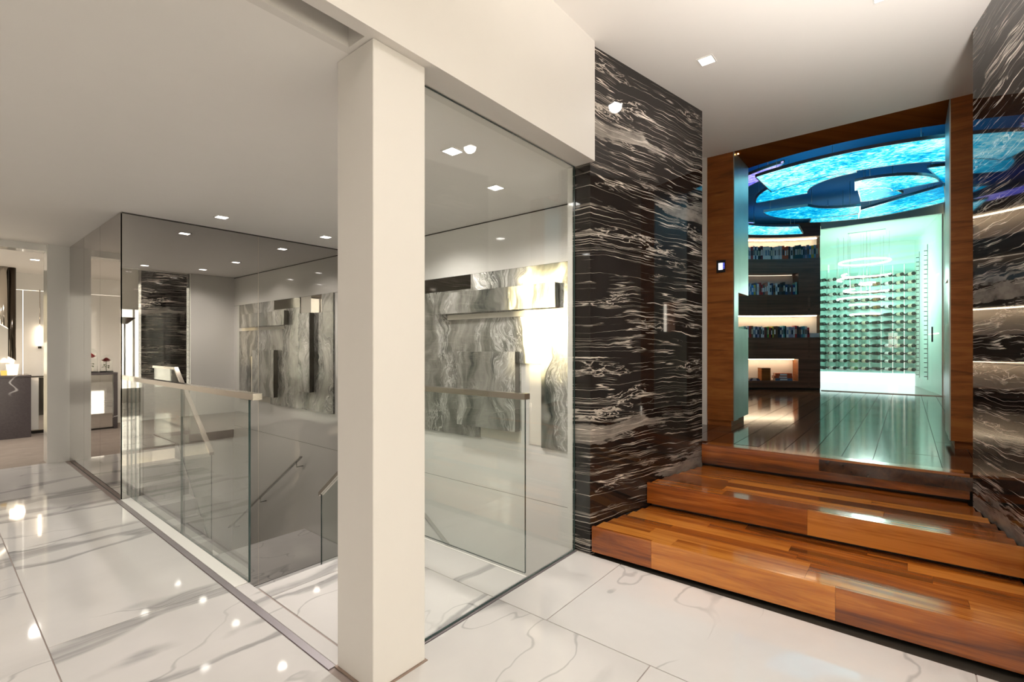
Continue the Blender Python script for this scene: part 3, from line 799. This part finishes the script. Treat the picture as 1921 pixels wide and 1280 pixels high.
r2 = ['mint green', 'navy blue', 'maroon', 'charcoal', 'charcoal', 'navy blue', 'black', 'black', 'charcoal', 'black', 'white', 'brown', 'navy blue', 'pale grey', 'white', 'salmon', 'salmon', 'charcoal', 'red', 'red', 'white', 'slate blue', 'yellow', 'bright blue', 'white', 'lilac', 'black', 'white', 'red', 'charcoal']
shelf_books(2, 2.365, 25.6, r2, .185, .245, 'second')
r3 = ['red', 'pale grey', 'teal', 'slate blue', 'charcoal', 'charcoal', 'red', 'pale grey', 'lilac', 'lilac', 'white', 'black', 'teal', 'white', 'navy blue', 'charcoal', 'brown', 'brown', 'yellow', 'black', 'red', 'green', 'charcoal', 'maroon', 'white', 'white', 'black', 'lilac', 'navy blue', 'white', 'brown', 'red', 'white', 'charcoal', 'teal']
shelf_books(3, 1.547, 21.0, r3, .185, .23, 'third')
# flat books low
def flat_book(a, r, z, w, h, c, label, turn=0.0):
    BAND[0] = M['label_white']; am = math.radians(a)
    o = link('book', book_mesh(h, w, .17, BM[c]), None, (LC[0] + r * math.cos(am), LC[1] + r * math.sin(am), z + h / 2))
    o.rotation_euler = Matrix.Rotation(am + turn, 3, 'Z').to_matrix().to_euler() if False else (Matrix.Rotation(am + turn, 3, 'Z') @ Matrix.Rotation(-PI / 2, 3, 'X')).to_euler()
    tag(o, label, 'book', 'books lying flat on the lowest library shelf'); return o
aa = 27.2
flat_book(aa, R0 + .05, .721, .30, .046, 'slate blue', 'blue patterned book at bottom of flat stack on lowest shelf')
flat_book(aa, R0 + .05, .768, .32, .040, 'orange', 'orange book in middle of flat stack on lowest shelf')
flat_book(aa + .2, R0 + .05, .809, .29, .052, 'orange', 'thick orange book on top of flat stack on lowest shelf')
flat_book(40.3, R0 + .05, .721, .20, .022, 'navy blue', 'lower of two thin dark books lying flat on lowest shelf')
flat_book(40.6, R0 + .06, .744, .16, .022, 'charcoal', 'upper of two thin dark books lying flat on lowest shelf')
am = math.radians(37.6)
wb = thing('wooden_box', 'plain square wooden box on the lowest lit shelf', 'box', (LC[0] + 2.70 * math.cos(am), LC[1] + 2.70 * math.sin(am), .7205), rz=am)
v_, f_ = box_geo(.16, .17, 0, .235, .003)
q = bpy.data.objects.new('body', mesh_from('body', v_, f_, [M['portalwood']])); COL.objects.link(q); q.parent = wb
v_, f_ = box_geo(.164, .174, .235, .243, .001)
q = bpy.data.objects.new('lid', mesh_from('lid', v_, f_, [M['shelfwood']])); COL.objects.link(q); q.parent = wb
am = math.radians(19.2)
gb = link('document_box', None, None, (LC[0] + 2.66 * math.cos(am), LC[1] + 2.66 * math.sin(am), 1.548), am); tag(gb, 'low grey document box at the right end of third shelf', 'box')
v_, f_ = box_geo(.16, .15, 0, .07, .002); q = bpy.data.objects.new('body', mesh_from('body', v_, f_, [BM['pale grey']])); COL.objects.link(q); q.parent = gb
v_, f_ = box_geo(.166, .156, .07, .08, .002); q = bpy.data.objects.new('lid', mesh_from('lid', v_, f_, [BM['pale grey']])); COL.objects.link(q); q.parent = gb
BAND[0] = M['charcoal'] = BM['charcoal']
nb = link('book', book_mesh(.115, .235, .10, BM['white']), None, (5.43, 1.42, 1.551), PI / 2)
tag(nb, 'white book standing in the cut-out of the left portal post', 'book')

# ------------------------------------------------------------------ wine room
wg = thing('wine_room_glass', 'clear glass front of the lit wine room', 'glass wall', (10.65, .4, Z3))
pane('glass_panel', 10.644, 10.656, -.44, 1.245, Z3 + .012, 3.56, M['glass'], wg)
box('glass_channel', 10.63, 10.67, -.44, 1.245, Z3, Z3 + .012, M['steel'], wg)
box('glass_header', 10.60, 10.70, -.46, 1.245, 3.56, 3.72, M['winepaint'], wg)
box('frame_post', 10.62, 10.68, -.50, -.44, Z3, 3.56, M['steel'], wg)
box('door_pull', 10.60, 10.64, -.33, -.31, 1.45, 1.70, M['black'], wg)
struct(box('floor_wine', 10.66, 13.45, -.80, 2.30, Z3 - .05, Z3, M['floorwood']), 'glossy dark floor inside the wine room')
struct(box('ceiling_wine', 10.70, 13.45, -.80, 2.30, 3.64, 3.72, M['winepaint']), 'pale ceiling of the wine room')
ww = thing('wall_wine_back', 'pale green panelled back wall holding the wine bottles', 'wall', (13.33, .7, Z3), kind='structure')
box('upper_wall', 13.33, 13.43, -.30, 2.30, 3.155, 3.64, M['winepaint'], ww)
YCOL = [1.545, 1.348, 1.150, .945, .745, .545, .343, .145, -.045]
edges = [2.30, 1.65] + [(a + b) / 2 for a, b in zip(YCOL[:-1], YCOL[1:])] + [-.30]
for a, b in zip(edges[:-1], edges[1:]): box('wall_panel', 13.33, 13.43, b + .002, a - .002, .80, 3.153, M['winewall'], ww)
box('lit_plinth', 13.29, 13.43, -.30, 2.30, Z3, .80, M['winelite'], ww)
struct(box('wall_wine_left', 10.70, 13.33, 2.20, 2.30, Z3, 3.64, M['winepaint']), 'pale left wall of the wine room behind the bookcase')
wr = prism('wall_wine_right', [(13.33, -.12), (10.70, -.47), (10.70, -.60), (13.33, -.60)], Z3, 3.64, M['winepaint']); struct(wr, 'pale right wall of the wine room with peg strips')
wn = Vector((-.35, 2.63, 0)).normalized()
dirw = Vector((-2.63, -.35, 0)).normalized()
for j, s in enumerate((.55, 1.35)):
    base = Vector((13.33, -.12, 0)) + dirw * s + wn * .004
    ps = thing('peg_strip', ('farther' if j == 0 else 'nearer') + ' vertical strip of small pegs on right wine room wall', 'rack', (base.x, base.y, .75), 'peg strips on the wine room side wall')
    box('rail', base.x - .012, base.x + .012, base.y - .003, base.y + .004, .75, 3.3, M['peg'], ps)
    for k in range(28):
        z = .80 + k * .088
        box('peg', base.x - .006, base.x + .006, base.y + .004, base.y + .05, z, z + .012, M['black'], ps)
for j, z in enumerate((2.62, 1.60)):
    p0 = Vector((13.33, -.12, 0)) + dirw * 1.5 + wn * .01; p1 = Vector((13.33, -.12, 0)) + dirw * 2.3 + wn * .01
    o = bar('led_bar', [(p0.x, p0.y, z), (p1.x, p1.y, z)], .008, emis('wall_led', (1, .9, .75), 2.5)); tag(o, ('upper' if j == 0 else 'lower') + ' slim warm light bar on right wine room wall', 'light bar', 'light bars in the wine room')

BS = 1.0
prof = [(.012, 0), (.034, .003), (.0375, .012), (.0375, .185), (.033, .205), (.018, .225), (.0145, .24), (.0140, .285), (.0155, .288), (.0155, .300), (.009, .302)]
def sc(p): return [(r * BS, h * BS) for r, h in p]
BV, BF = lathe_geo(sc(prof), 12, 'x')
LV, LF = lathe_geo(sc([(.0372, .035), (.0381, .036), (.0381, .145), (.0372, .146)]), 12, 'x')
CV, CF = lathe_geo(sc([(.0150, .245), (.0162, .246), (.0166, .3005), (.010, .3028)]), 12, 'x')
PVg, PFg = lathe_geo([(.004, 0), (.004, .13)], 6, 'x')
bmesh_ = {k: mesh_from('body', BV, BF, [M[k]], smooth=True) for k in ('bottle', 'bottle_brown', 'bottle_green')}
lmesh_ = {k: mesh_from('label', LV, LF, [M[k]], smooth=True) for k in ('label_white', 'label_cream', 'label_tan')}
cmesh_ = {k: mesh_from('capsule', CV, CF, [M[k]], smooth=True) for k in ('black', 'rose', 'label_tan')}
pmesh = mesh_from('peg', PVg, PFg, [M['winewall']])
rows_n = ['top row', 'second row', 'third row', 'fourth row', 'fifth row', 'sixth row', 'seventh row', 'eighth row', 'ninth row', 'tenth row', 'eleventh row', 'twelfth row', 'bottom row']
coln = ['leftmost', 'second', 'third', 'fourth', 'fifth', 'sixth', 'seventh', 'eighth', 'rightmost']
yaw = [46, 47, 48, 50, 52, 53, 54, 56, 57]
kinds = {0: ('bottle', None, 'black'), 1: ('bottle', 'label_white', 'black'), 2: ('bottle', 'label_white', 'black'), 3: ('bottle', 'label_cream', 'black'), 4: ('bottle', 'label_cream', 'black'),
         5: ('bottle_brown', 'label_tan', 'label_tan'), 6: ('bottle', 'label_white', 'black'), 7: ('bottle', 'label_cream', 'black'), 8: ('bottle', 'label_cream', 'black')}
ln = {None: 'without label', 'label_white': 'with white label', 'label_cream': 'with cream label', 'label_tan': 'with tan label'}
for r in range(13):
    z = 2.905 - r * .1675
    for c in range(9):
        k = kinds[c]
        if c == 5 and r >= 6: k = ('bottle', None, 'black')
        if c == 6 and 5 <= r < 9: k = ('bottle', None, 'black')
        if c == 3 and r > 10: k = ('bottle_green', 'label_cream', 'black')
        a = math.radians(90 + yaw[c])                    # neck towards +y (left in the photo), base turned to the viewer
        off = .13
        px, py = 13.33 - .165, YCOL[c]
        dx, dy = math.cos(math.radians(90 - yaw[c])), math.sin(math.radians(90 - yaw[c]))
        o = thing('wine_bottle', '%s wine bottle %s, %s, %s column' % ({'bottle': 'dark', 'bottle_brown': 'brown', 'bottle_green': 'green'}[k[0]], ln[k[1]], rows_n[r], coln[c]), 'bottle', (px - dx * off, py - dy * off, z), 'wine bottles on the wine room wall', rz=math.radians(90 - yaw[c]))
        for nm, me in (('body', bmesh_[k[0]]), ('label', lmesh_.get(k[1])), ('capsule', cmesh_[k[2]])):
            if me is None: continue
            q = bpy.data.objects.new(nm, me); COL.objects.link(q); q.parent = o
        for t in (.06, .255):
            q = bpy.data.objects.new('peg', pmesh); COL.objects.link(q); q.parent = o
            q.location = (t, 0, -.043 if t < .1 else -.023); q.rotation_euler = (0, 0, -math.radians(90 - yaw[c])); q.scale = ((.165 + (.13 - t) * dx) / .13, 1, 1)

# ring chandelier
rc = thing('ring_chandelier', 'tiered chandelier of glowing white rings in the wine room', 'chandelier', (12.0, .62, 3.64))
box('canopy', 11.7, 12.3, .32, .92, 3.625, 3.64, M['winepaint'], rc)
for (x, y, z, r, a0, a1) in ((12.0, .67, 3.08, .42, 0, 360), (12.0, .62, 2.83, .42, -60, 130), (12.0, .70, 2.74, .42, 60, 190), (12.05, .55, 2.64, .20, 0, 200), (12.0, .60, 2.51, .41, -50, 150), (12.0, .70, 2.34, .42, 80, 240), (12.0, .75, 2.22, .16, 60, 250), (12.0, .66, 2.02, .24, 70, 260)):
    cl = a1 - a0 == 360
    pth = [(x + r * math.cos(math.radians(t)), y + r * math.sin(math.radians(t)), z) for t in [a0 + (a1 - a0) * i / 40 for i in range(40 if cl else 41)]]
    g = bar('ring', pth, .016, M['ringlight'], rc, 8, cl)
    for i in (5, 28):
        bar('wire', [(pth[i][0], pth[i][1], z + .02), (pth[i][0] * .9 + 1.2, pth[i][1], 3.626)], .0025, M['peg'], rc, 4)
ld = bpy.data.lights.new('chandelier_glow', 'POINT'); ld.energy = 88; ld.color = (.70, 1.0, .90); ld.shadow_soft_size = .35
lo = bpy.data.objects.new('chandelier_glow', ld); COL.objects.link(lo); lo.location = (11.8, .6, 2.45)

# ------------------------------------------------------------------ recessed downlights
def downlight(x, y, z, label, power, grp, size=.105, cone=150):
    o = thing('downlight', label, 'downlight', (x, y, z), grp)
    h = size / 2; t = .009
    for (a, b, c, d) in ((-h, h, -h, -h + t), (-h, h, h - t, h), (-h, -h + t, -h + t, h - t), (h - t, h, -h + t, h - t)):
        box('trim_bar', x + a, x + b, y + c, y + d, z - .006, z, M['trimwhite'], o)
    box('lens', x - h + t, x + h - t, y - h + t, y + h - t, z - .003, z - .0005, M['lens'], o)
    l = bpy.data.lights.new('downlight_beam', 'SPOT'); l.energy = power; l.spot_size = math.radians(cone); l.spot_blend = .9
    l.color = (1.0, .93, .85); l.shadow_soft_size = .05
    q = bpy.data.objects.new('downlight_beam', l); COL.objects.link(q); q.location = (x, y, z - .015)
low = [(1.75, 4.9, 'square downlight in stairwell ceiling by the mirrored corner'), (2.78, 4.9, 'square downlight in stairwell ceiling just left of the column'),
       (2.735, 2.40, 'larger lit square downlight seen through the glass pane'), (2.06, 2.16, 'small square downlight seen through top of the glass pane'),
       (2.80, 3.47, 'square downlight hidden behind the column, near the artwork'),
       (.10, 3.2, 'square downlight in the low ceiling nearest the beam slot'), (.10, 4.9, 'middle square downlight in the hallway ceiling'), (.20, 6.6, 'square downlight near the dressing room opening'),
       (-1.5, 4.0, 'square downlight in low ceiling near the left window')]
for x, y, l in low: downlight(x, y, ZC, l, SPOT_STAIR if x > 1.1 else SPOT_LOW, 'downlights in the low ceiling')
high = [(3.425, 1.07, 'square downlight in high ceiling beside the left marble wall'), (3.42, .10, 'square downlight in high ceiling over the right of the steps'),
        (1.9, .45, 'square downlight in high ceiling in front of the steps'), (.4, .55, 'square downlight in high ceiling close to the beam'),
        (.4, -1.5, 'square downlight in high ceiling behind the viewer'), (1.9, -1.5, 'square downlight in high ceiling near the middle back window'), (-1.3, .3, 'square downlight in high ceiling at the far left')]
for x, y, l in high: downlight(x, y, ZU, l, SPOT_HIGH, 'downlights in the high ceiling')
downlight(.972, 9.24, ZC, 'square downlight inside the dressing room ceiling', 95, 'downlights in the dressing room')
downlight(-.3, 9.3, ZC, 'square downlight over left part of the dressing room', 95, 'downlights in the dressing room')

# uplighter added out of view to brighten the high ceiling
fq = thing('floor_lamp', 'unseen steel uplighter added by the right marble wall to brighten the ceiling', 'added uplighter', (2.40, -.56, 0))
v_, f_ = lathe_geo([(.16, 0), (.16, .02), (.03, .035)], 24); link('base', mesh_from('base', v_, f_, [M['steel']]), fq, (2.40, -.56, 0))
bar('pole', [(2.40, -.56, .03), (2.40, -.56, 1.80)], .014, M['steel'], fq, 12)
v_, f_ = lathe_geo([(.04, 0), (.17, .12), (.165, .12), (.035, .01)], 24); link('lamp_shade', mesh_from('lamp_shade', v_, f_, [M['steel']]), fq, (2.40, -.56, 1.80))
ld = bpy.data.lights.new('floor_lamp_glow', 'SPOT'); ld.energy = 170; ld.color = (1.0, .93, .86); ld.spot_size = math.radians(150); ld.spot_blend = .6; ld.shadow_soft_size = .12
lo = bpy.data.objects.new('floor_lamp_glow', ld); COL.objects.link(lo); lo.location = (2.40, -.56, 1.95); lo.rotation_euler = (PI, 0, 0)

# ------------------------------------------------------------------ dressing room beyond the hallway
struct(box('wall_stub', .916, 1.122, 7.742, 8.0, 0, ZC, M['lacquer']), 'glossy white wall end between mirror and dressing room opening')
struct(box('trim_4', -1.0, .916, 7.80, 8.0, 2.48, ZC, M['lacquer']), 'white header over the dressing room opening')
struct(box('wall_far_left', -3.2, -1.0, 7.80, 8.0, 0, ZC, M['lacquer']), 'white wall left of the dressing room opening')
struct(box('floor_dressing', -2.0, 2.6, 7.80, 11.4, -.06, -.001, M['carpet']), 'taupe carpet of the dressing room')
struct(box('ceiling_dressing', -2.0, 2.6, 8.0, 11.4, ZC, ZC + .1, M['ceil']), 'white ceiling of the dressing room')
wb_ = thing('wall_dressing_back', 'cream panelled wall at the back of the dressing room', 'wall', (0, 11.0, 0), kind='structure')
for a, b in ((-2.0, -1.1), (-1.1, -.2), (-.2, .55), (.55, 1.02), (1.02, 1.36), (1.36, 2.0), (2.0, 2.6)):
    box('wall_panel', a + .003, b - .003, 11.0, 11.1, 0, 2.28, M['lacquer'], wb_)
box('wall_panel', -2.0, 2.6, 11.0, 11.1, 2.284, ZC, M['lacquer'], wb_)
struct(box('wall_dressing_right', 2.5, 2.6, 8.0, 11.0, 0, ZC, M['lacquer']), 'white right wall of the dressing room')
w3 = [(8.6, 10.2, .5, 2.2)]
wall_with_windows('wall_dressing_left', 'white left wall of the dressing room with window', 'x', -1.9, 8.0, 11.0, ZC, w3, .1)
window('x', -1.95, *w3[0], 'bright window in the dressing room left wall')

vc = thing('vanity_console', 'charcoal marble vanity console with white veins in the dressing room', 'console', (.6, 10.5, 0))
box('marble_block', .52, 1.04, 10.27, 10.75, 0, .905, M['counter'], vc, bev=.002)
box('marble_top', .146, 1.043, 10.265, 10.755, .905, .94, M['counter'], vc, bev=.002)
box('marble_leg', .146, .20, 10.27, 10.75, 0, .905, M['counter'], vc, bev=.002)
box('mirror_front', .20, .52, 10.31, 10.32, .03, .905, M['mirror'], vc)
box('shadow_plinth', .20, .52, 10.32, 10.70, 0, .03, M['shadowgap'], vc)
lc = thing('low_cabinet', 'low white cabinet with metal edged top behind the vanity console', 'cabinet', (1.25, 10.8, 0))
box('body', 1.07, 1.50, 10.62, 10.98, .05, .89, M['lacquer'], lc); box('plinth', 1.09, 1.48, 10.66, 10.96, 0, .05, M['shadowgap'], lc)
box('top', 1.06, 1.51, 10.61, 10.985, .89, .905, M['chrome'], lc)
box('mirror_strip', 1.16, 1.22, 10.615, 10.62, .06, .88, M['mirror'], lc)
box('toe_line', 1.07, 1.50, 10.615, 10.62, .05, .06, M['chrome'], lc)

pl = thing('pendant_lamp', 'cluster of chrome tube pendants over the vanity console', 'pendant lamp', (.78, 10.45, ZC))
def slant_tube(x, y, r, z0, m, slant):
    seg = 20; v, f = [], []
    for k in range(seg):
        a = 2 * PI * k / seg; v.append((r * math.cos(a), r * math.sin(a), z0 - ZC + slant * r * math.cos(a)))
    for k in range(seg):
        a = 2 * PI * k / seg; v.append((r * math.cos(a), r * math.sin(a), 0))
    f = [(k, (k + 1) % seg, seg + (k + 1) % seg, seg + k) for k in range(seg)] + [tuple(range(seg, 2 * seg))]
    t = link('tube', mesh_from('tube', v, f, [m], smooth=True), pl, (x, y, ZC))
    vv = [(p[0] * .93, p[1] * .93, p[2] + .004) for p in v[:seg]]
    g = link('light_disc', mesh_from('light_disc', vv, [tuple(range(seg - 1, -1, -1))], [M['lampglow']]), t, (x, y, ZC))
slant_tube(.755, 10.40, .055, 1.68, M['chrome'], -.8); slant_tube(.852, 10.44, .043, 1.19, M['darkchrome'], -.9); slant_tube(.60, 10.45, .05, 1.45, M['darkchrome'], -.8)
ld = bpy.data.lights.new('pendant_glow', 'POINT'); ld.energy = 9; ld.color = (1, .78, .55); ld.shadow_soft_size = .08
lo = bpy.data.objects.new('pendant_glow', ld); COL.objects.link(lo); lo.location = (.9, 10.34, 1.12)

cp = thing('candle_cup', 'glowing frosted candle cup under the pendant lamp', 'candle', (.855, 10.42, .94))
v_, f_ = lathe_geo([(.052, 0), (.056, .01), (.072, .165), (.066, .165), (.05, .02)], 20)
link('cup', mesh_from('cup', v_, f_, [M['candle']], smooth=True), cp, (.855, 10.42, .9405))
v_, f_ = lathe_geo([(.030, 0), (.034, .07), (.028, .07), (.026, .01)], 14)
cq = link('amber_glass', mesh_from('amber_glass', v_, f_, [M['amber']], smooth=True), None, (.765, 10.42, .9405)); tag(cq, 'small amber tea light glass beside the candle cup', 'candle')
wl = thing('wall_lamp', 'slim vertical glowing wall lamp in the dressing room', 'wall lamp', (1.21, 10.985, 1.38))
bar('tube', [(1.21, 10.955, 1.38), (1.21, 10.955, 1.70)], .018, M['lampglow'], wl, 12)
bar('stem', [(1.21, 10.955, 1.70), (1.21, 10.955, 2.30)], .006, M['chrome'], wl, 8)
box('wall_plate', 1.19, 1.23, 10.96, 10.998, 1.34, 1.38, M['chrome'], wl)

def cloche(x, y, h, r, m, label):
    o = thing('rose_cloche', label, 'flower', (x, y, .9405), 'roses under glass on the vanity console')
    v, f = lathe_geo([(r * 1.1, 0), (r * 1.1, .018), (r, .02)], 24); link('base', mesh_from('base', v, f, [M['black']]), o, (x, y, .9405))
    pr = [(r, .02)] + [(r, h - r)] + [(r * math.cos(t), h - r + r * math.sin(t)) for t in [PI / 2 * i / 6 for i in range(1, 6)]] + [(.004, h)]
    v, f = lathe_geo(pr, 24); link('glass_dome', mesh_from('glass_dome', v, f, [M['glass']], smooth=True), o, (x, y, .9405))
    zb = .9405 + h * .64
    sm = bar('stem', [(x, y, .96), (x + .004, y, .9405 + h * .35), (x, y, zb)], .004, M['leaf'], o, 6)
    v, f, R = [], [], r * .72
    for ring in range(4):                                  # overlapping cupped petals
        nP = 3 + ring; rr = R * (.28 + .24 * ring)
        for p in range(nP):
            a0 = 2 * PI * p / nP + ring * .7; b = len(v)
            for iu in range(4):
                for iv in range(4):
                    a = a0 + (iu / 3 - .5) * 2 * PI / nP * 1.35; t = iv / 3
                    q = rr * (.45 + .75 * t - .12 * t * t)
                    v.append((q * math.cos(a), q * math.sin(a), R * (1.15 - .22 * ring) * t * (1 - .12 * abs(iu - 1.5)) - .1 * R))
            for iu in range(3):
                for iv in range(3): f.append((b + iu * 4 + iv, b + iu * 4 + 4 + iv, b + iu * 4 + 5 + iv, b + iu * 4 + 1 + iv))
    link('bloom', mesh_from('bloom', v, f, [m], smooth=True), o, (x, y, zb))
    for k, (a, zz) in enumerate(((.4, .30), (2.4, .36), (4.3, .26), (5.4, .42))):
        L = r * .75; v = [(0, 0, 0), (L * .35, -.022, .012), (L * .35, .022, .012), (L * .75, -.016, .004), (L * .75, .016, .004), (L, 0, -.014), (L * .5, 0, .004)]
        f = [(0, 1, 6), (0, 6, 2), (1, 3, 6), (6, 4, 2), (3, 5, 6), (6, 5, 4)]
        link('leaf', mesh_from('leaf', v, f, [M['leaf']]), o, (x, y, .9405 + h * zz), a)
cloche(.475, 10.40, .40, .095, M['rose'], 'bright red rose under the taller glass dome on console')
cloche(.262, 10.45, .29, .085, M['darkrose'], 'dark red rose under the shorter glass dome on console')
